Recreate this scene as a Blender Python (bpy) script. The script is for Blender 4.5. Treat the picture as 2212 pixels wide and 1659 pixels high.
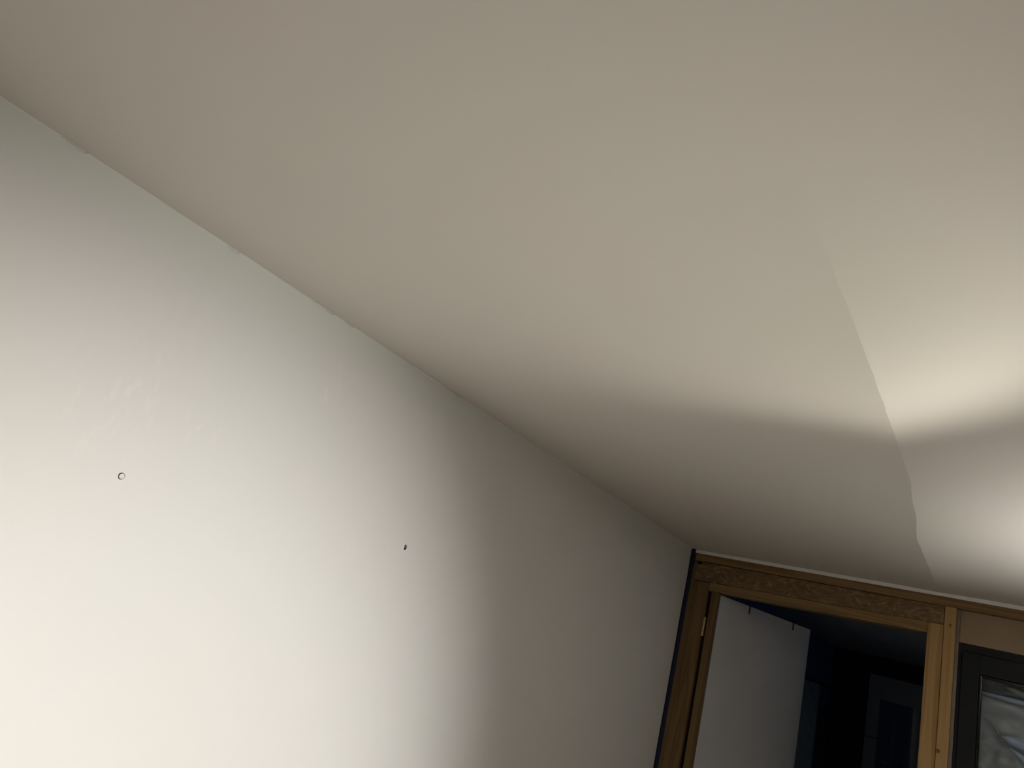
import bpy, bmesh, math, random
from mathutils import Vector, Matrix, noise

random.seed(7)
for o in list(bpy.data.objects):
    bpy.data.objects.remove(o)
S = bpy.context.scene
COL = S.collection
EYE = 1.66                      # camera height above the floor

# ------------------------------------------------------------------ camera
cam = bpy.data.cameras.new('camera')
cam.sensor_width = 36.0
cam.lens = 1536.0 / 2212.0 * 36.0
cam.clip_start = 0.01
camo = bpy.data.objects.new('camera', cam)
COL.objects.link(camo)
RIGHT = Vector((0.8155, 0.5215, 0.2510))
DOWN = Vector((0.0335, 0.3905, -0.9200))
FWD = Vector((-0.5779, 0.7586, 0.3010))
m = Matrix((RIGHT, -DOWN, -FWD)).transposed().to_4x4()
m.translation = Vector((0, 0, EYE))
camo.matrix_world = m
S.camera = camo

# ------------------------------------------------------------------ world, exposure
w = bpy.data.worlds.new('dusk'); S.world = w
w.use_nodes = True
w.node_tree.nodes['Background'].inputs[0].default_value = (0.16, 0.24, 0.42, 1)
w.node_tree.nodes['Background'].inputs[1].default_value = 0.006
S.view_settings.view_transform = 'Standard'
S.view_settings.look = 'None'
S.view_settings.gamma = 1.0
S.view_settings.use_curve_mapping = False
S.view_settings.exposure = 0.0


# ------------------------------------------------------------------ lamps
def spot(name, loc, target, power, half_deg, blend, radius, col=(1, .95, .88)):
    l = bpy.data.lights.new(name, 'SPOT')
    l.energy = power; l.spot_size = 2 * math.radians(half_deg); l.spot_blend = blend
    l.shadow_soft_size = radius; l.color = col
    o = bpy.data.objects.new(name, l); COL.objects.link(o)
    o.location = loc
    o.rotation_euler = (Vector(target) - Vector(loc)).to_track_quat('-Z', 'Y').to_euler()
    return o


def point(name, loc, power, radius, col=(1, .95, .88)):
    l = bpy.data.lights.new(name, 'POINT')
    l.energy = power; l.shadow_soft_size = radius; l.color = col
    o = bpy.data.objects.new(name, l); COL.objects.link(o); o.location = loc
    return o


flood3 = spot('work_lamp_wall', (1.7, 0.80, 0.86), (-1.44, 0.86, 0.785), 298, 26.9, 0.8, 0.08, (1, .965, .94))
flood3.scale = (1, 1.09, 1)
point('side_fill', (1.6, 1.30, 0.80), 9.2, 0.10, (1, .965, .92))  # added fill light, lifts the dim end of the wall and ceiling
flood = spot('clip_flood_ceiling', (0.45, 1.86, 1.85), (-.29, 1.18, 2.265), 34, 15, 0.85, 0.065, (1, .955, .875))
flood.scale = (2.5, 1, 1)       # wide trough reflector: broad beam, shallow height
flood2 = spot('clip_flood_end', (1.0, 2.54, 1.85), (.43, 2.56, 2.60), 88, 43, 0.75, 0.05, (1, .97, .94))
flood2.scale = (2.1, 1, 1)
point('ceiling_fill', (-0.35, 0.70, 0.98), 9.6, 0.12, (1, .94, .84))  # added ambient fill for the ceiling, no fixture behind it
point('dark_room_fill', (0.9, 6.0, 1.95), 3.0, 0.05, (.66, .78, 1))  # added cool fill to lift the dark room's ceiling and wall


# ------------------------------------------------------------------ material helpers
def mat(name, base=(.8, .8, .8), rough=.6, spec=.5, metal=0.0):
    ma = bpy.data.materials.new(name); ma.use_nodes = True
    b = ma.node_tree.nodes['Principled BSDF']
    b.inputs['Base Color'].default_value = (*base, 1)
    b.inputs['Roughness'].default_value = rough
    b.inputs['Specular IOR Level'].default_value = spec
    b.inputs['Metallic'].default_value = metal
    return ma, ma.node_tree, b


def N(nt, t, **kw):
    n = nt.nodes.new(t)
    for k, v in kw.items():
        if k in n.inputs:
            n.inputs[k].default_value = v
        else:
            setattr(n, k, v)
    return n


def world_pos(nt, scale=(1, 1, 1)):
    g = N(nt, 'ShaderNodeNewGeometry')
    mp = N(nt, 'ShaderNodeMapping'); mp.inputs['Scale'].default_value = scale
    nt.links.new(g.outputs['Position'], mp.inputs['Vector'])
    return mp.outputs['Vector']


def obj_pos(nt, scale=(1, 1, 1)):
    g = N(nt, 'ShaderNodeTexCoord')
    mp = N(nt, 'ShaderNodeMapping'); mp.inputs['Scale'].default_value = scale
    nt.links.new(g.outputs['Object'], mp.inputs['Vector'])
    return mp.outputs['Vector']


def ramp(nt, fac, stops):
    r = N(nt, 'ShaderNodeValToRGB')
    e = r.color_ramp.elements
    while len(e) < len(stops):
        e.new(.5)
    for el, (p, c) in zip(e, stops):
        el.position = p; el.color = (*c, 1)
    nt.links.new(fac, r.inputs[0])
    return r.outputs[0]


def bump(nt, b, height, strength, dist):
    bp = N(nt, 'ShaderNodeBump')
    bp.inputs['Strength'].default_value = strength
    bp.inputs['Distance'].default_value = dist
    nt.links.new(height, bp.inputs['Height'])
    nt.links.new(bp.outputs[0], b.inputs['Normal'])


# painted plasterboard wall: off-white with brushed cut-in band and filler smears
def wall_paint():
    ma, nt, b = mat('wall_paint', (.80, .78, .74), .5, .35)
    L = nt.links
    p = world_pos(nt)
    n1 = N(nt, 'ShaderNodeTexNoise', Scale=1.7, Detail=3.0); L.new(p, n1.inputs['Vector'])
    base = ramp(nt, n1.outputs['Fac'], [(.3, (.795, .785, .745)), (.5, (.79, .79, .76)), (.7, (.78, .795, .755))])
    # filler smears: local masks broken by noise
    n2 = N(nt, 'ShaderNodeTexNoise', Scale=46.0, Detail=4.0, Roughness=.6); L.new(world_pos(nt, (1, 1, .45)), n2.inputs['Vector'])
    total = None
    for (y, z, r) in ((0.37, 0.56, .07), (0.855, 0.20, .085), (0.66, 0.205, .17), (1.86, 0.575, .08), (1.15, .45, .10)):
        d = N(nt, 'ShaderNodeVectorMath', operation='DISTANCE'); L.new(p, d.inputs[0])
        d.inputs[1].default_value = (-1.44, y, EYE + z)
        mr = N(nt, 'ShaderNodeMapRange'); L.new(d.outputs['Value'], mr.inputs['Value'])
        mr.inputs['From Min'].default_value = r; mr.inputs['From Max'].default_value = r * .2
        if total is None:
            total = mr.outputs[0]
        else:
            a = N(nt, 'ShaderNodeMath', operation='MAXIMUM')
            L.new(total, a.inputs[0]); L.new(mr.outputs[0], a.inputs[1]); total = a.outputs[0]
    th = N(nt, 'ShaderNodeMapRange'); L.new(n2.outputs['Fac'], th.inputs['Value'])
    th.inputs['From Min'].default_value = .55; th.inputs['From Max'].default_value = .75
    mk = N(nt, 'ShaderNodeMath', operation='MULTIPLY'); L.new(total, mk.inputs[0]); L.new(th.outputs[0], mk.inputs[1])
    mix = N(nt, 'ShaderNodeMixRGB'); L.new(mk.outputs[0], mix.inputs[0]); L.new(base, mix.inputs[1])
    mix.inputs[2].default_value = (.855, .835, .79, 1)
    # cut-in brush band below the ceiling: a slightly greener coat
    sp = N(nt, 'ShaderNodeSeparateXYZ'); L.new(p, sp.inputs[0])
    wob = N(nt, 'ShaderNodeMath', operation='MULTIPLY_ADD'); L.new(n1.outputs['Fac'], wob.inputs[0])
    wob.inputs[1].default_value = .12; L.new(sp.outputs['Z'], wob.inputs[2])
    bd = N(nt, 'ShaderNodeMapRange'); L.new(wob.outputs[0], bd.inputs['Value'])
    bd.inputs['From Min'].default_value = EYE + .545; bd.inputs['From Max'].default_value = EYE + .60
    bd.inputs['To Max'].default_value = .8
    mix2 = N(nt, 'ShaderNodeMixRGB'); L.new(bd.outputs[0], mix2.inputs[0]); L.new(mix.outputs[0], mix2.inputs[1])
    mix2.inputs[2].default_value = (.77, .80, .745, 1)
    L.new(mix2.outputs[0], b.inputs['Base Color'])
    # roller stipple + smears relief
    n3 = N(nt, 'ShaderNodeTexNoise', Scale=240.0, Detail=2.0); L.new(p, n3.inputs['Vector'])
    n4 = N(nt, 'ShaderNodeTexNoise', Scale=9.0, Detail=2.0); L.new(p, n4.inputs['Vector'])
    s = N(nt, 'ShaderNodeMath', operation='MULTIPLY_ADD'); L.new(n3.outputs['Fac'], s.inputs[0]); s.inputs[1].default_value = .12
    L.new(n4.outputs['Fac'], s.inputs[2])
    s2 = N(nt, 'ShaderNodeMath', operation='MULTIPLY_ADD'); L.new(mk.outputs[0], s2.inputs[0]); s2.inputs[1].default_value = .18
    L.new(s.outputs[0], s2.inputs[2])
    bump(nt, b, s2.outputs[0], .35, .004)
    return ma


def ceiling_paint():
    ma, nt, b = mat('ceiling_paint', (.72, .68, .62), .75, .25)
    L = nt.links
    p = world_pos(nt)
    n1 = N(nt, 'ShaderNodeTexNoise', Scale=1.3, Detail=2.0); L.new(p, n1.inputs['Vector'])
    c = ramp(nt, n1.outputs['Fac'], [(.3, (.725, .675, .615)), (.5, (.72, .685, .62)), (.7, (.72, .695, .615))])
    L.new(c, b.inputs['Base Color'])
    n3 = N(nt, 'ShaderNodeTexNoise', Scale=200.0, Detail=2.0); L.new(p, n3.inputs['Vector'])
    n4 = N(nt, 'ShaderNodeTexNoise', Scale=5.0, Detail=1.0); L.new(world_pos(nt, (1, .3, 1)), n4.inputs['Vector'])
    s = N(nt, 'ShaderNodeMath', operation='MULTIPLY_ADD'); L.new(n3.outputs['Fac'], s.inputs[0]); s.inputs[1].default_value = .06
    L.new(n4.outputs['Fac'], s.inputs[2])
    bump(nt, b, s.outputs[0], .3, .004)
    return ma


def pine(name, axis, tone=1.0):
    ma, nt, b = mat(name, (.5, .3, .13), .55, .3)
    L = nt.links
    sc = [14, 14, 14]; sc[axis] = .7
    p = obj_pos(nt, tuple(sc))
    info = N(nt, 'ShaderNodeObjectInfo')
    off = N(nt, 'ShaderNodeVectorMath', operation='ADD'); L.new(p, off.inputs[0])
    cm = N(nt, 'ShaderNodeCombineXYZ')
    ml = N(nt, 'ShaderNodeMath', operation='MULTIPLY'); L.new(info.outputs['Random'], ml.inputs[0]); ml.inputs[1].default_value = 37
    for k in range(3):
        L.new(ml.outputs[0], cm.inputs[k])
    L.new(cm.outputs[0], off.inputs[1])
    n = N(nt, 'ShaderNodeTexNoise', Scale=1.0, Detail=2.5, Distortion=.8); L.new(off.outputs[0], n.inputs['Vector'])
    wv = N(nt, 'ShaderNodeMath', operation='MULTIPLY'); L.new(n.outputs['Fac'], wv.inputs[0]); wv.inputs[1].default_value = 9
    fr = N(nt, 'ShaderNodeMath', operation='PINGPONG'); L.new(wv.outputs[0], fr.inputs[0]); fr.inputs[1].default_value = 1.0
    t = tone
    c = ramp(nt, fr.outputs[0], [(0, (.42 * t, .262 * t, .108 * t)), (.55, (.38 * t, .228 * t, .088 * t)), (1, (.29 * t, .165 * t, .058 * t))])
    L.new(c, b.inputs['Base Color'])
    bump(nt, b, fr.outputs[0], .12, .002)
    return ma


def osb():
    ma, nt, b = mat('osb', (.5, .33, .15), .6, .3)
    L = nt.links
    p = obj_pos(nt, (34, 34, 60))
    n = N(nt, 'ShaderNodeTexNoise', Scale=.25, Detail=2.0); L.new(p, n.inputs['Vector'])
    ad = N(nt, 'ShaderNodeMixRGB', blend_type='ADD'); ad.inputs[0].default_value = 1
    sc = N(nt, 'ShaderNodeVectorMath', operation='SCALE'); L.new(n.outputs['Color'], sc.inputs[0]); sc.inputs['Scale'].default_value = 3.2
    L.new(p, ad.inputs[1]); L.new(sc.outputs[0], ad.inputs[2])
    v = N(nt, 'ShaderNodeTexVoronoi', Scale=1.5); L.new(ad.outputs[0], v.inputs['Vector'])
    sep = N(nt, 'ShaderNodeSeparateColor'); L.new(v.outputs['Color'], sep.inputs[0])
    c = ramp(nt, sep.outputs[0], [(0, (.13, .078, .032)), (.35, (.18, .11, .048)), (.7, (.205, .13, .06)), (1, (.27, .18, .09))])
    ed = N(nt, 'ShaderNodeTexVoronoi', Scale=1.5, feature='DISTANCE_TO_EDGE'); L.new(ad.outputs[0], ed.inputs['Vector'])
    em = N(nt, 'ShaderNodeMapRange'); L.new(ed.outputs['Distance'], em.inputs['Value']); em.inputs['From Max'].default_value = .06
    mx = N(nt, 'ShaderNodeMixRGB'); L.new(em.outputs[0], mx.inputs[0]); mx.inputs[1].default_value = (.15, .085, .035, 1); L.new(c, mx.inputs[2])
    L.new(mx.outputs[0], b.inputs['Base Color'])
    bump(nt, b, sep.outputs[0], .5, .003)
    return ma


def speckle(name, c0, c1, rough, scale=6.0, bmp=.1, spec=.4):
    ma, nt, b = mat(name, c0, rough, spec)
    n = N(nt, 'ShaderNodeTexNoise', Scale=scale, Detail=3.0); nt.links.new(obj_pos(nt), n.inputs['Vector'])
    nt.links.new(ramp(nt, n.outputs['Fac'], [(.35, c0), (.65, c1)]), b.inputs['Base Color'])
    if bmp:
        bump(nt, b, n.outputs['Fac'], bmp, .003)
    return ma


def glass(name, tint=(.92, .95, .96)):
    ma = bpy.data.materials.new(name); ma.use_nodes = True
    nt = ma.node_tree; nt.nodes.clear()
    out = N(nt, 'ShaderNodeOutputMaterial'); mx = N(nt, 'ShaderNodeMixShader')
    fr = N(nt, 'ShaderNodeFresnel', IOR=1.5)
    tr = N(nt, 'ShaderNodeBsdfTransparent'); tr.inputs[0].default_value = (*tint, 1)
    gl = N(nt, 'ShaderNodeBsdfGlossy'); gl.inputs['Roughness'].default_value = .03
    n = N(nt, 'ShaderNodeTexNoise', Scale=5.0); nt.links.new(obj_pos(nt), n.inputs['Vector'])
    bp = N(nt, 'ShaderNodeBump', Strength=.02, Distance=.002); nt.links.new(n.outputs['Fac'], bp.inputs['Height'])
    nt.links.new(bp.outputs[0], gl.inputs['Normal'])
    nt.links.new(fr.outputs[0], mx.inputs[0]); nt.links.new(tr.outputs[0], mx.inputs[1]); nt.links.new(gl.outputs[0], mx.inputs[2])
    nt.links.new(mx.outputs[0], out.inputs[0])
    return ma


M_WALL = wall_paint()
M_CEIL = ceiling_paint()
M_PINEV = pine('pine_upright', 2)
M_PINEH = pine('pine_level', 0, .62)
M_OSB = osb()
M_PLY = speckle('brown_board', (.27, .19, .115), (.31, .22, .135), .6, 5, .05)
M_JAMB = pine('stained_jamb', 2, .38)
M_PINE_SHADED = pine('shaded_pine', 2, .42)  # same pine darkened: shade on the left studs put into the colour
M_WHITE = speckle('white_door_paint', (.58, .58, .57), (.62, .61, .60), .6, 3, .05)
M_TRIM = speckle('white_trim', (.80, .79, .76), (.86, .85, .82), .55, 20, .1)
M_TAPE = speckle('blue_tape', (.0025, .006, .03), (.0035, .009, .045), .55, 60, .1)
M_BLACK = speckle('gap_shade', (.006, .006, .007), (.01, .01, .011), .9, 5, 0)  # near-black that stands in for shade inside the framing gaps
M_ANTH = speckle('anthracite_frame', (.0045, .0055, .008), (.006, .0072, .010), .45, 8, .02, .22)
M_GLOSS = speckle('black_bead', (.01, .01, .012), (.014, .014, .016), .12, 8, 0)
M_BRASS = mat('brass', (.75, .58, .25), .3, .5, 1.0)[0]
M_IRON = speckle('dark_iron', (.012, .012, .013), (.02, .02, .021), .5, 30, .05)
M_GLASS = glass('clear_glass')
M_HOLE_SHADE = speckle('hole_shade', (.10, .095, .085), (.15, .14, .125), .9, 80, .1)  # dark recess colour: shadow crescent around the plug, painted in
M_FLOOR = speckle('grey_floor', (.20, .17, .14), (.26, .22, .18), .6, 3, .1)
M_SHADE = speckle('unpainted_wall', (.30, .27, .24), (.36, .33, .29), .8, 2, .1)
M_NAVY = speckle('navy_wall', (.05, .08, .19), (.06, .092, .21), .7, 2, .05)
M_DARK = speckle('unlit_wall', (.012, .013, .016), (.018, .019, .022), .8, 2, .05)  # far wall's lack of light put into a near-black colour
M_PALE = speckle('pale_curtain', (.20, .26, .26), (.25, .31, .31), .8, 14, .2)
M_BEYC = speckle('beyond_ceiling', (.36, .38, .40), (.40, .42, .44), .8, 2, .05)
M_FILM = None


# ------------------------------------------------------------------ mesh helpers
def new_obj(name, me, mate, parent=None, loc=(0, 0, 0)):
    o = bpy.data.objects.new(name, me); COL.objects.link(o)
    if mate:
        me.materials.append(mate)
    o.location = loc
    if parent:
        o.parent = parent
    return o


def finish(bm, name, mate, parent=None, loc=(0, 0, 0), smooth=False):
    bmesh.ops.recalc_face_normals(bm, faces=bm.faces)
    me = bpy.data.meshes.new(name); bm.to_mesh(me); bm.free()
    if smooth:
        for f in me.polygons:
            f.use_smooth = True
    return new_obj(name, me, mate, parent, loc)


def box(name, x, y, z, mate, parent=None, bevel=.0015, skew=0.0):
    """board between x[0..1], y[0..1], z[0..1]; skew lifts the +x end; origin at its centre"""
    c = Vector(((x[0] + x[1]) / 2, (y[0] + y[1]) / 2, (z[0] + z[1]) / 2))
    bm = bmesh.new()
    bmesh.ops.create_cube(bm, size=1)
    for v in bm.verts:
        v.co = Vector((v.co.x * (x[1] - x[0]), v.co.y * (y[1] - y[0]), v.co.z * (z[1] - z[0])))
        v.co.z += skew * (v.co.x / max(1e-6, (x[1] - x[0])))
    if bevel:
        bmesh.ops.bevel(bm, geom=bm.edges[:], offset=bevel, segments=2, affect='EDGES', profile=.7)
    o = finish(bm, name, mate, None, c)
    if parent:
        o.parent = parent
        o.location = c - parent.location
    return o


def extrude_poly(name, pts, y0, y1, mate, parent=None, bevel=.0012):
    """polygon in x,z pushed from y0 to y1"""
    cx = sum(p[0] for p in pts) / len(pts); cz = sum(p[1] for p in pts) / len(pts); cy = (y0 + y1) / 2
    bm = bmesh.new()
    a = [bm.verts.new((p[0] - cx, y0 - cy, p[1] - cz)) for p in pts]
    f = bm.faces.new(a)
    r = bmesh.ops.extrude_face_region(bm, geom=[f])
    for v in r['geom']:
        if isinstance(v, bmesh.types.BMVert):
            v.co.y += y1 - y0
    if bevel:
        bmesh.ops.bevel(bm, geom=bm.edges[:], offset=bevel, segments=1, affect='EDGES')
    o = finish(bm, name, mate, None, (cx, cy, cz))
    if parent:
        o.parent = parent; o.location = Vector((cx, cy, cz)) - parent.location
    return o


def empty(name, loc=(0, 0, 0)):
    o = bpy.data.objects.new(name, None); COL.objects.link(o); o.location = loc
    o.empty_display_size = .1
    return o


def structure(o, label, cat):
    o['kind'] = 'structure'; o['label'] = label; o['category'] = cat
    return o


def tag(o, label, cat, group=None):
    o['label'] = label; o['category'] = cat
    if group:
        o['group'] = group
    return o


def tube(name, pts, radii, mate, parent=None, n=8):
    bm = bmesh.new()
    rings = []
    for i, p in enumerate(pts):
        p = Vector(p)
        t = (Vector(pts[min(i + 1, len(pts) - 1)]) - Vector(pts[max(i - 1, 0)])).normalized()
        u = t.cross(Vector((0, 0, 1)))
        if u.length < 1e-3:
            u = t.cross(Vector((1, 0, 0)))
        u.normalize(); v = t.cross(u)
        r = radii[i] if isinstance(radii, (list, tuple)) else radii
        rings.append([bm.verts.new(p + u * r * math.cos(2 * math.pi * k / n) + v * r * math.sin(2 * math.pi * k / n)) for k in range(n)])
    for a, b in zip(rings, rings[1:]):
        for k in range(n):
            bm.faces.new((a[k], a[(k + 1) % n], b[(k + 1) % n], b[k]))
    bm.faces.new(rings[0]); bm.faces.new(rings[-1])
    return finish(bm, name, mate, parent, smooth=True)


# ------------------------------------------------------------------ dimensions (metres)
XL = -1.44        # face of the left wall
YE = 3.90         # face of the end framing
H = EYE + .602    # ceiling
XR = 2.4
YB = -1.7
JX = -.238        # joint between the two ceiling sheets
YF = 8.4          # far wall of the dark room
HB = EYE + .555   # ceiling of the dark room

# ------------------------------------------------------------------ shell
fl = box('floor', (XL - .1, XR + .1), (YB - .1, YF + .1), (-.1, 0), M_FLOOR, bevel=0)
structure(fl, 'grey floor of the room under renovation', 'floor')
wr = box('wall_right', (XR, XR + .1), (YB, YF), (0, H + .05), M_SHADE, bevel=0)
structure(wr, 'unpainted side wall across from the white wall', 'wall')
wb = box('wall_rear', (XL, XR), (YB - .1, YB), (0, H + .05), M_SHADE, bevel=0)
structure(wb, 'unpainted wall behind the viewer', 'wall')

# left wall: front face split round three screw holes, each hole a part of its own
HOLES = [(0.737, EYE + .062, .0068, 'plug'), (1.601, EYE + .108, .0060, 'open'), (3.54, EYE + .0715, .0045, 'plug')]


def make_left_wall():
    y0, y1, z0, z1 = YB - .1, YE + .02, 0.0, H + .05
    s = .02
    ys = sorted({y0, y1} | {h[0] - s for h in HOLES} | {h[0] + s for h in HOLES})
    zs = sorted({z0, z1} | {h[1] - s for h in HOLES} | {h[1] + s for h in HOLES})
    bm = bmesh.new()
    g = {}
    for i, y in enumerate(ys):
        for j, z in enumerate(zs):
            g[i, j] = bm.verts.new((0, y, z))
    for i in range(len(ys) - 1):
        for j in range(len(zs) - 1):
            cy = (ys[i] + ys[i + 1]) / 2; cz = (zs[j] + zs[j + 1]) / 2
            if any(abs(cy - h[0]) < s and abs(cz - h[1]) < s for h in HOLES):
                continue
            bm.faces.new((g[i, j], g[i + 1, j], g[i + 1, j + 1], g[i, j + 1]))
    # back and rims
    b = [bm.verts.new((-.1, y, z)) for y, z in ((y0, z0), (y1, z0), (y1, z1), (y0, z1))]
    bm.faces.new(b)
    per = [[g[i, 0] for i in range(len(ys))], [g[len(ys) - 1, j] for j in range(len(zs))],
           [g[i, len(zs) - 1] for i in range(len(ys) - 1, -1, -1)], [g[0, j] for j in range(len(zs) - 1, -1, -1)]]
    for k in range(4):
        bm.faces.new(per[k] + [b[(k + 1) % 4], b[k]])
    me = bpy.data.meshes.new('wall_left')
    bmesh.ops.recalc_face_normals(bm, faces=bm.faces)
    bm.to_mesh(me); bm.free()
    o = new_obj('wall_left', me, M_WALL, None, (XL, 0, 0))
    structure(o, 'white painted plasterboard wall with screw holes and filler smears', 'wall')
    for (hy, hz, r, kind) in HOLES:
        bm = bmesh.new()
        n = 32
        # profile (radius, height out of the wall)
        if kind == 'plug':
            prof = [(r * 1.9, 0), (r * 1.35, .0002), (r * 1.1, .0004), (r, 0), (r * .96, -.006), (r * .55, -.0065), (r * .2, -.0065)]
        else:
            prof = [(r * 1.9, 0), (r * 1.3, .0008), (r * 1.1, .0014), (r * .95, .0002), (r * .85, -.009), (r * .4, -.014), (r * .15, -.015)]
        rings = []
        for q, (rr, d) in enumerate(prof):
            ring = []
            for k in range(n):
                a = 2 * math.pi * k / n
                wob = 1 + (.10 * math.sin(3 * a + 1) + .06 * math.sin(5 * a)) * (0.25 if kind == 'plug' else 1.0) * (1 if q else 0)
                ring.append(bm.verts.new((d, rr * wob * math.cos(a), rr * wob * math.sin(a) * (1.0 if kind == 'plug' else 1.25 if q else 1.0))))
            rings.append(ring)
        sq = []
        for k in range(n):
            a = 2 * math.pi * k / n
            c_, s_ = math.cos(a), math.sin(a)
            f = s / max(abs(c_), abs(s_))
            sq.append(bm.verts.new((0, f * c_, f * s_)))
        allr = [sq] + rings
        for a, b2 in zip(allr, allr[1:]):
            for k in range(n):
                bm.faces.new((a[k], a[(k + 1) % n], b2[(k + 1) % n], b2[k]))
        bm.faces.new(rings[-1])
        h = finish(bm, 'screw_hole', M_WALL, o, (0, hy, hz))
        if kind == 'plug':
            bm = bmesh.new(); rr_ = [(.80, -.0055), (.80, -.0006), (.70, .0002), (.35, .0000), (.15, -.0012)]
            prv = None
            for (q_, d_) in rr_:
                rg = [bm.verts.new((d_, r * (.18 + q_ * math.cos(2 * math.pi * k / n)), r * q_ * math.sin(2 * math.pi * k / n))) for k in range(n)]
                if prv:
                    for k in range(n):
                        bm.faces.new((prv[k], prv[(k + 1) % n], rg[(k + 1) % n], rg[k]))
                prv = rg
            bm.faces.new(prv)
            finish(bm, 'wall_plug', M_WALL, h)
            h.data.materials.append(M_HOLE_SHADE)
            for p in h.data.polygons:
                if min(h.data.vertices[v].co.x for v in p.vertices) < -.004:
                    p.material_index = 1
        h['label'] = 'filled screw hole' if kind == 'plug' else 'open dark screw hole'
        if kind == 'open':
            h.data.materials.append(M_IRON)
            for p in h.data.polygons:
                if max(h.data.vertices[v].co.x for v in p.vertices) < .0008 and all(abs(h.data.vertices[v].co.y) < r * 1.05 for v in p.vertices) and min(h.data.vertices[v].co.x for v in p.vertices) < -.001:
                    p.material_index = 1
    return o


WL = make_left_wall()

# caulk line along the top of the white wall: thin, uneven, with flakes where it was torn
pts, rad = [], []
y = YB
while y < YE - .01:
    pts.append((XL + .0005, y, H - .0005)); rad.append(.0014 + .0030 * max(0, noise.noise((y * 7, 3, 1)) + .2))
    y += .02
cl = tube('caulk_bead', pts, rad, M_TRIM, WL, 6); cl.location = (-XL, 0, 0)
for (fy, ln) in ((0.405, .05), (0.765, .03), (1.045, .07), (1.135, .03), (2.10, .05), (1.62, .05)):
    bm = bmesh.new()
    for (a, dz, dx) in ((-.5, 0, .001), (-.1, -.004, .004), (.35, -.006, .006), (.5, -.001, .002)):
        for e in (0, 1):
            bm.verts.new((dx + e * .002, a * ln, dz - e * .0022))
    bm.verts.ensure_lookup_table()
    for k in range(3):
        bm.faces.new([bm.verts[i] for i in (2 * k, 2 * k + 1, 2 * k + 3, 2 * k + 2)])
    r = bmesh.ops.extrude_face_region(bm, geom=bm.faces[:])
    for v in r['geom']:
        if isinstance(v, bmesh.types.BMVert):
            v.co += Vector((.0012, 0, .0012))
    fo = finish(bm, 'caulk_flake', M_TRIM, WL, (0, fy, H - .001))


# ceiling: slab above and two plasterboard sheets that meet at a sagging joint
ce = box('ceiling', (XL - .1, XR + .1), (YB - .1, YE + .1), (H + .03, H + .12), M_SHADE, bevel=0)
structure(ce, 'white plasterboard ceiling with a sagging joint between two sheets', 'ceiling')
JP = [(-1.8, -.238), (.52, -.238), (.72, -.240), (.97, -.231), (1.14, -.226), (1.35, -.224), (1.70, -.222), (1.94, -.221), (2.3, -.237),
      (2.72, -.262), (3.18, -.260), (3.9, -.255), (4.0, -.255)]


def joint_x(y):
    for (a, xa), (b, xb) in zip(JP, JP[1:]):
        if y <= b:
            t = (y - a) / (b - a); t = t * t * (3 - 2 * t)
            return xa + (xb - xa) * t + .0025 * noise.noise((y * 14, 0, 5))
    return JP[-1][1]


def sstep(a, b, x):
    t = min(1, max(0, (x - a) / (b - a))); return t * t * (3 - 2 * t)


SAG = .029


def sag(y):
    return SAG * sstep(.65, 1.35, y) * (1 - .85 * sstep(3.3, 3.9, y))


def sheet(side):
    bm = bmesh.new()
    ny = 180
    if side < 0:
        us = [0, .004, .01, .02, .035, .055, .08, .12, .17, .23, .3, .38, .47, .57, .68, .8, .92, 1.0]
    else:
        us = [0, .003, .008, .015, .025, .04, .06, .09, .13, .2, .3, .45, .7, 1.0]
    grid = []
    for i in range(ny + 1):
        yy = YB + (YE + .015 - YB) * i / ny
        jx = joint_x(yy) * (1 - sag(yy) / .602)
        row = []
        for u in us:
            if side < 0:
                xx = jx + (XL - jx) * u
                g = (1 - min(1, (jx - xx) / .47)) ** 2
            else:
                xx = jx + (XR - jx) * u
                g = (1 - min(1, (xx - jx) / .40)) ** 2
            zz = -sag(yy) * g
            row.append(bm.verts.new((xx, yy, H + zz)))
        grid.append(row)
    for a, b in zip(grid, grid[1:]):
        for k in range(len(us) - 1):
            bm.faces.new((a[k], b[k], b[k + 1], a[k + 1]))
    r = bmesh.ops.extrude_face_region(bm, geom=bm.faces[:])
    for v in r['geom']:
        if isinstance(v, bmesh.types.BMVert):
            v.co.z += .0125
    o = finish(bm, 'plasterboard_sheet', M_CEIL, ce, smooth=True)
    o.location = -ce.location
    sharp = o.modifiers.new('edges', 'EDGE_SPLIT'); sharp.split_angle = math.radians(40)
    return o


sheet(-1); sheet(1)

# ------------------------------------------------------------------ end framing
we = empty('wall_end', (0, YE, 0))
structure(we, 'open timber end framing with a doorway and a dark window', 'wall')
Z = lambda v: EYE + v
# white edge strip under the ceiling
ts = box('trim_1', (XL + .02, XR), (YE - .006, YE + .02), (Z(.5835), Z(.601)), M_TRIM, bevel=.002)
structure(ts, 'thin white strip along the top of the timber framing', 'trim')
box('top_plate', (XL + .018, XR), (YE, YE + .09), (Z(.5425), Z(.583)), M_PINEH, we, skew=-.004)
box('wall_stud', (XL + .004, -1.4035), (YE + .002, YE + .09), (0, Z(.542)), M_PINE_SHADED, we)
box('wall_stud', (-1.4025, -1.317), (YE - .001, YE + .04), (0, Z(.437)), M_PINE_SHADED, we)
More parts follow.
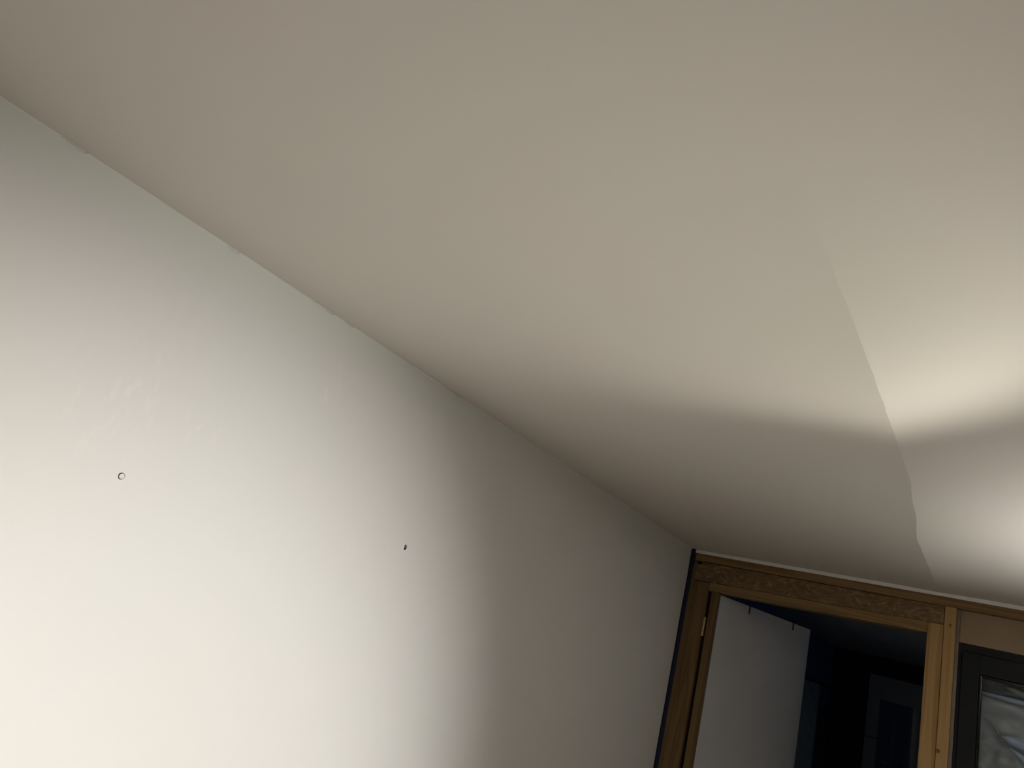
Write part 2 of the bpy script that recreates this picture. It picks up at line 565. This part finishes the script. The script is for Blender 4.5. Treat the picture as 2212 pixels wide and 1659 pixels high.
# header of oriented strand board with a notched corner
extrude_poly('header_board', [(-1.4015, Z(.439)), (-.2305, Z(.4605)), (-.2305, Z(.5405)), (-1.372, Z(.5405)), (-1.374, Z(.528)), (-1.4015, Z(.5275))],
             YE - .002, YE + .012, M_OSB, we, .001)
box('notch_dark_block', (-1.40, -.232), (YE + .02, YE + .09), (Z(.465), Z(.54)), M_BLACK, we, bevel=0)  # added near-black block so the header notch reads as a dark gap
extrude_poly('head_rail', [(-1.3165, Z(.396)), (-.2935, Z(.4105)), (-.2935, Z(.4590)), (-1.3165, Z(.4395))], YE + .001, YE + .09, M_PINEH, we, .0015)
extrude_poly('jack_stud', [(-.2930, 0), (-.2300, 0), (-.2300, Z(.4595)), (-.2930, Z(.4585))], YE, YE + .09, M_PINEV, we, .002)
ks = box('king_stud', (-.2285, -.1835), (YE - .003, YE + .09), (0, Z(.542)), M_PINEV, we, bevel=.002)
# nail hole and knots on the studs
def disc(name, x, z, y, rx, rz, mate, parent, tilt=0, dome=.0008):
    bm = bmesh.new(); n = 20
    prev = None
    for q, s in ((1.0, 0), (.7, -dome * .6), (.35, -dome)):
        ring = [bm.verts.new((rx * s0 * 1.0, s1, rz * s2)) for (s0, s1, s2) in
                ((math.cos(2 * math.pi * k / n) * q, s, math.sin(2 * math.pi * k / n) * q) for k in range(n))]
        if prev:
            for k in range(n):
                bm.faces.new((prev[k], prev[(k + 1) % n], ring[(k + 1) % n], ring[k]))
        prev = ring
    bm.faces.new(prev)
    o = finish(bm, name, mate, None, (x, y, z), smooth=True)
    if parent:
        o.parent = parent; o.location = Vector((x, y, z)) - parent.location
    o.rotation_euler.y = tilt
    return o


M_KNOT = speckle('wood_knot', (.13, .065, .02), (.22, .115, .04), .6, 60, .1)
disc('nail_hole', -.2055, Z(.4605), YE - .0032, .0055, .0085, M_KNOT, we)
disc('wood_knot', -.2205, Z(-.072), YE - .0032, .008, .009, M_KNOT, we, .4)
disc('wood_knot', -1.398, Z(.105), YE - .0012, .004, .007, M_KNOT, we)
disc('wood_knot', -1.355, Z(.20), YE - .0012, .005, .006, M_KNOT, we)
# grey packing strip between stud and window, brown board above the window
box('packing_strip', (-.1830, -.1695), (YE + .022, YE + .09), (0, Z(.541)), speckle('grey_packing', (.20, .17, .13), (.25, .21, .16), .7, 20, .1), we, bevel=.001)
box('filler_board', (-.1690, 1.10), (YE + .03, YE + .05), (Z(.3995), Z(.5415)), M_PLY, we, bevel=.001)
box('wall_stud', (1.075, 1.12), (YE, YE + .09), (0, Z(.542)), M_PINEV, we)
box('infill_panel', (1.121, XR), (YE + .02, YE + .035), (0, Z(.5415)), M_PLY, we, bevel=.001)
box('sill_board', (-.1690, 1.074), (YE + .002, YE + .09), (.86, .90), M_PINEH, we)
box('infill_panel', (-.1690, 1.074), (YE + .03, YE + .045), (0, .859), M_PLY, we, bevel=.001)

# blue tape down the corner
bm = bmesh.new()
tv = []
steps = 60
for i in range(steps + 1):
    zz = Z(.606) * (i / steps)
    wd = .016 + .0025 * noise.noise((zz * 6, 2, 0))
    if zz > Z(.52):
        wd += .006
    tv.append((bm.verts.new((XL + .0008, YE - .018 + .003 * noise.noise((zz * 5, 9, 0)), zz)), bm.verts.new((XL + .003, YE - .0065, zz)), bm.verts.new((XL + wd + .004, YE - .005, zz))))
for a, b in zip(tv, tv[1:]):
    bm.faces.new((a[0], a[1], b[1], b[0])); bm.faces.new((a[1], a[2], b[2], b[1]))
r = bmesh.ops.extrude_face_region(bm, geom=bm.faces[:])
for v in r['geom']:
    if isinstance(v, bmesh.types.BMVert):
        v.co += Vector((.0004, -.0006, 0))
tag(finish(bm, 'masking_tape', M_TAPE, None, (0, 0, 0)), 'blue masking tape stuck down the corner beside the timber stud', 'tape')

# ------------------------------------------------------------------ door standing open into the dark room
d1 = empty('door_1', (-1.262, YE + .03, 0))
structure(d1, 'plain white door standing open into the dark room', 'door')
box('gap_dark_block', (-1.3165, -1.2985), (YE + .045, YE + .09), (0, Z(.396)), M_BLACK, d1, bevel=0)  # added near-black block for the shade between stud and jamb
box('door_jamb', (-1.2980, -1.2550), (YE + .004, YE + .03), (0, Z(.3955)), M_JAMB, d1)
hin = box('hinge', (-1.3160, -1.3040), (YE - .001, YE + .03), (Z(.160), Z(.258)), M_BRASS, d1, bevel=.002)
for zz in (.168, .192, .216, .240):
    pts = [(-1.3085, YE - .002, Z(zz)), (-1.3085, YE - .002, Z(zz + .02))]
    kn = tube('knuckle', pts, .0042, M_BRASS, hin, 12)
    kn.location = -(hin.location + d1.location)
A = Vector((-1.256, YE + .036, 0)); B = Vector((-.985, 4.90, 0))
dv = (B - A); wid = dv.length; ang = math.atan2(dv.y, dv.x)
bm = bmesh.new(); bmesh.ops.create_cube(bm, size=1)
for v in bm.verts:
    v.co = Vector(((v.co.x + .5) * wid, (v.co.y + .5) * .04, (v.co.z + .5) * (Z(.3895) - .01) + .01))
bmesh.ops.bevel(bm, geom=bm.edges[:], offset=.002, segments=2, affect='EDGES')
leaf = finish(bm, 'door_leaf', M_WHITE, d1)
leaf.location = A - d1.location; leaf.rotation_euler.z = ang
TOP = Z(.3895)


def door_hook(s, label):
    """flat hook bent over the door top: strap down the front, lip at the back"""
    root = empty('door_hook', A + dv.normalized() * s + Vector((0, 0, TOP)))
    root.rotation_euler.z = ang
    def strap(nm, a, b):
        c = [(a[k] + b[k]) / 2 for k in range(3)]
        bm = bmesh.new(); bmesh.ops.create_cube(bm, size=1)
        for v in bm.verts:
            v.co = Vector((v.co.x * (b[0] - a[0]), v.co.y * (b[1] - a[1]), v.co.z * (b[2] - a[2])))
        bmesh.ops.bevel(bm, geom=bm.edges[:], offset=.0006, segments=1, affect='EDGES')
        return finish(bm, nm, M_IRON, root, c)
    strap('front_strap', (-.0065, -.0035, -.042), (.0065, -.0005, .0025))
    strap('top_strap', (-.0065, -.0005, .0003), (.0065, .0405, .0028))
    strap('back_strap', (-.0065, .0405, -.15), (.0065, .0435, .0028))
    strap('hook_tip', (-.0065, .0435, -.15), (.0065, .075, -.147))
    tag(root, label, 'hook', 'hooks over the door top')


door_hook(.293, 'black hook bent over the white door top, nearer the hinge')
door_hook(.785, 'black hook bent over the white door top, nearer the free edge')

# ------------------------------------------------------------------ window in the end framing
w1 = empty('window_1', (.45, YE + .03, .9))
structure(w1, 'anthracite framed window set in the timber framing', 'window')
X0, X1, Z0, Z1 = -.1690, 1.0745, .901, Z(.3990)


def round_bead(o):
    for f in o.data.polygons:
        f.use_smooth = True


def ring_frame(prefix, x0, x1, z0, z1, ws, wt, wb_, y0, y1, mate, bev):
    box(prefix + '_stile', (x0, x0 + ws), (y0, y1), (z0, z1), mate, w1, bev)
    box(prefix + '_stile', (x1 - ws, x1), (y0, y1), (z0, z1), mate, w1, bev)
    box(prefix + '_rail', (x0 + ws, x1 - ws), (y0, y1), (z1 - wt, z1), mate, w1, bev)
    box(prefix + '_rail', (x0 + ws, x1 - ws), (y0, y1), (z0, z0 + wb_), mate, w1, bev)


ring_frame('frame', X0, X1, Z0, Z1, .014, .034, .03, YE + .026, YE + .09, M_ANTH, .002)
ring_frame('sash', X0 + .015, X1 - .015, Z0 + .031, Z1 - .035, .066, .083, .08, YE + .012, YE + .07, M_ANTH, .004)
ring_frame('glazing_bead', X0 + .0812, X1 - .0812, Z0 + .1112, Z1 - .1182, .013, .014, .013, YE + .020, YE + .036, M_GLOSS, .0045)
for o in w1.children:
    if o.name.startswith('glazing_bead'):
        round_bead(o)
box('pane', (X0 + .092, X1 - .092), (YE + .037, YE + .041), (Z0 + .12, Z1 - .13), M_GLASS, w1, bevel=0)

# ------------------------------------------------------------------ crumpled plastic sheet behind the pane
def film_mat():
    ma, nt, b = mat('plastic_sheet', (.42, .43, .45), .28, .6)
    n = N(nt, 'ShaderNodeTexNoise', Scale=5.0, Detail=3.0); nt.links.new(obj_pos(nt, (1, 1, 2.2)), n.inputs['Vector'])
    nt.links.new(ramp(nt, n.outputs['Fac'], [(.3, (.36, .36, .36)), (.5, (.50, .50, .50)), (.7, (.60, .60, .60))]), b.inputs['Base Color'])
    return ma


M_FILM = film_mat()
bm = bmesh.new()
nx, nz = 110, 90
gx0, gx1, gz0, gz1 = X0 + .02, X1 - .05, .93, Z(.36)
gr = []
for i in range(nx + 1):
    row = []
    for j in range(nz + 1):
        xx = gx0 + (gx1 - gx0) * i / nx; zz = gz0 + (gz1 - gz0) * j / nz
        a = noise.noise((xx * 6, zz * 9, 1.3)); b_ = noise.noise((xx * 15 + 4, zz * 22, 4.1))
        dd = .04 * abs(a) + .016 * abs(b_) + .012 * math.sin((zz - .35 * xx) * 16)
        row.append(bm.verts.new((xx, YE + .20 + dd, zz)))
    gr.append(row)
for i in range(nx):
    for j in range(nz):
        bm.faces.new((gr[i][j], gr[i + 1][j], gr[i + 1][j + 1], gr[i][j + 1]))
r = bmesh.ops.extrude_face_region(bm, geom=bm.faces[:])
for v in r['geom']:
    if isinstance(v, bmesh.types.BMVert):
        v.co.y += .0006
film = finish(bm, 'plastic_sheet', M_FILM, None, smooth=True)
tag(film, 'crumpled grey plastic sheet hanging behind the window pane', 'plastic sheet')


def fold(pts, mate):
    """a folded ribbon of the sheet: list of (x, z, half width)"""
    bm = bmesh.new(); rows = []
    for k, (fx, fz, hw) in enumerate(pts):
        rows.append([bm.verts.new((fx, YE + .165 + .012 * (t * t) + .004 * math.sin(k * 1.7), fz + hw * t)) for t in (-1, -.5, 0, .5, 1)])
    for a, b in zip(rows, rows[1:]):
        for k in range(4):
            bm.faces.new((a[k], b[k], b[k + 1], a[k + 1]))
    r = bmesh.ops.extrude_face_region(bm, geom=bm.faces[:])
    for v in r['geom']:
        if isinstance(v, bmesh.types.BMVert):
            v.co.y += .0008
    return finish(bm, 'sheet_fold', mate, film, smooth=True)


M_FBLUE = speckle('bluish_fold', (.50, .58, .74), (.64, .72, .86), .35, 7, .05)
M_FWARM = speckle('pale_fold', (.55, .53, .46), (.66, .64, .56), .4, 9, .05)
fold([(-.085, Z(.218), .004), (-.06, Z(.217), .009), (-.01, Z(.216), .009), (.04, Z(.214), .012), (.12, Z(.212), .013), (.5, Z(.22), .012)], M_FBLUE)
fold([(-.001, Z(.056), .002), (.03, Z(.050), .018), (.08, Z(.046), .024), (.2, Z(.045), .026), (.5, Z(.07), .02)], M_FBLUE)
fold([(.030, Z(.018), .002), (.06, Z(.000), .012), (.10, Z(-.025), .018), (.2, Z(-.06), .02)], M_FBLUE)
fold([(-.045, Z(.105), .003), (-.03, Z(.092), .008), (-.012, Z(.066), .010), (-.004, Z(.052), .002)], M_FILM)
fold([(.012, Z(.262), .004), (.04, Z(.258), .014), (.08, Z(.250), .013), (.16, Z(.255), .01)], M_FWARM)
fold([(.008, Z(.046), .002), (.012, Z(.03), .010), (.019, Z(.008), .003)], M_FWARM)

# ------------------------------------------------------------------ the dark room beyond the doorway
wn = box('wall_beyond', (XL - .1, XL), (YE + .1, YF), (0, HB + .05), M_NAVY, bevel=0)
structure(wn, 'dark blue wall of the room beyond the doorway', 'wall')
ce2 = box('ceiling_beyond', (XL - .1, XR + .1), (YE + .1, YF + .1), (HB, HB + .1), M_BEYC, bevel=0)
structure(ce2, 'dim ceiling of the room beyond the doorway', 'ceiling')
DX0, DX1, DZ = -1.087, -.16, Z(.377)
wf = empty('wall_far', (0, YF, 0))
structure(wf, 'near black far wall around the pale glazed door', 'wall')
box('wall_panel', (XL, DX0 - .002), (YF, YF + .1), (0, HB), M_DARK, wf, bevel=0)
box('wall_panel', (DX0 - .002, DX1 + .002), (YF, YF + .1), (DZ + .002, HB), M_DARK, wf, bevel=0)
box('wall_panel', (DX1 + .002, XR), (YF, YF + .1), (0, HB), M_DARK, wf, bevel=0)
d2 = empty('door_2', (DX0, YF, 0))
structure(d2, 'pale glazed door in the far wall of the dark room', 'door')
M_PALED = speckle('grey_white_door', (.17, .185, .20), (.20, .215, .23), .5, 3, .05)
box('stile', (DX0, DX0 + .105), (YF - .03, YF + .03), (.003, DZ), M_PALED, d2)
box('stile', (DX1 - .105, DX1), (YF - .03, YF + .03), (.003, DZ), M_PALED, d2)
box('rail', (DX0 + .106, DX1 - .106), (YF - .03, YF + .03), (Z(.160), DZ), M_PALED, d2)
box('rail', (DX0 + .106, DX1 - .106), (YF - .03, YF + .03), (.003, .45), M_PALED, d2)
box('pane', (DX0 + .106, DX1 - .106), (YF - .004, YF + .004), (.45, Z(.160)), M_GLASS, d2, bevel=0)
box('hinge', (DX0 - .001, DX0 + .1), (YF - .033, YF - .0301), (Z(-.205), Z(-.195)), M_IRON, d2, bevel=.0005)

# curtain rod with a pale curtain, black framed board on the blue wall
rod = empty('curtain_rod', (XL + .05, 7.2, Z(.15)))
t = tube('rod', [(0, -.85, 0), (0, .76, 0)], .012, M_IRON, rod, 10)
for yy in (-.85, .76):
    tube('finial', [(0, yy - .02, 0), (0, yy - .01, 0), (0, yy + .01, 0), (0, yy + .02, 0)], [.008, .019, .019, .006], M_IRON, rod, 10)
for yy in (-.7, .55):
    tube('bracket', [(-.05, yy, 0), (0, yy, 0)], .007, M_IRON, rod, 8)
tag(rod, 'dark curtain rod on the blue wall beyond the doorway', 'curtain rod')
bm = bmesh.new(); cv = []
for i in range(81):
    yy = 6.45 + 1.10 * i / 80
    xx = XL + .05 + .022 * math.sin(i * .95) + .006 * math.sin(i * 2.3)
    cv.append((bm.verts.new((xx, yy, .25)), bm.verts.new((XL + .05 + .6 * (xx - XL - .05), yy, Z(.136)))))
for a, b in zip(cv, cv[1:]):
    bm.faces.new((a[0], b[0], b[1], a[1]))
r = bmesh.ops.extrude_face_region(bm, geom=bm.faces[:])
for v in r['geom']:
    if isinstance(v, bmesh.types.BMVert):
        v.co.x += .002
tag(finish(bm, 'curtain', M_PALE, None, smooth=True), 'pale grey green curtain hanging from the dark rod', 'curtain')
pb = empty('framed_board', (XL + .001, 8.0, Z(-.5)))
PY0, PY1, PZ0, PZ1 = 7.585, 8.38, Z(-.95), Z(-.06)
M_PIC = speckle('dark_print', (.02, .028, .03), (.06, .08, .10), .4, 9, 0)
box('backing', (XL + .001, XL + .012), (PY0 + .03, PY1 - .03), (PZ0 + .03, PZ1 - .03), M_PIC, pb, bevel=0)
box('frame_side', (XL + .001, XL + .026), (PY0, PY0 + .035), (PZ0, PZ1), M_IRON, pb)
box('frame_side', (XL + .001, XL + .026), (PY1 - .035, PY1), (PZ0, PZ1), M_IRON, pb)
box('frame_side', (XL + .001, XL + .026), (PY0 + .035, PY1 - .035), (PZ1 - .035, PZ1), M_IRON, pb)
box('frame_side', (XL + .001, XL + .026), (PY0 + .035, PY1 - .035), (PZ0, PZ0 + .035), M_IRON, pb)
tag(pb, 'black framed dark board on the blue wall', 'picture')

# hedge and ground outside the far door
gd = box('ground', (-4, 4), (YF + .2, YF + 6), (-.12, -.02), speckle('dark_soil', (.03, .035, .03), (.05, .055, .04), .9, 4, .2), bevel=0)
structure(gd, 'dark ground outside the far door', 'ground')
bm = bmesh.new()
for k in range(900):
    c = Vector((random.uniform(-1.6, .6), YF + 1.2 + random.gauss(0, .18), 0))
    top = 1.25 + .16 * noise.noise((c.x * 2.2, 0, 0))
    c.z = random.uniform(.05, top)
    d = Vector((random.gauss(0, 1), random.gauss(0, 1), random.gauss(0, 1))).normalized()
    u = d.orthogonal().normalized() * .03; d *= .07
    vs = [bm.verts.new(c + q) for q in (-d, u, d, -u)]
    bm.faces.new(vs)
hd = finish(bm, 'hedge', speckle('hedge_leaf', (.12, .20, .18), (.40, .48, .48), .5, 12, 0))
tag(hd, 'dark leafy hedge outside the far glazed door', 'hedge')
hd['kind'] = 'stuff'
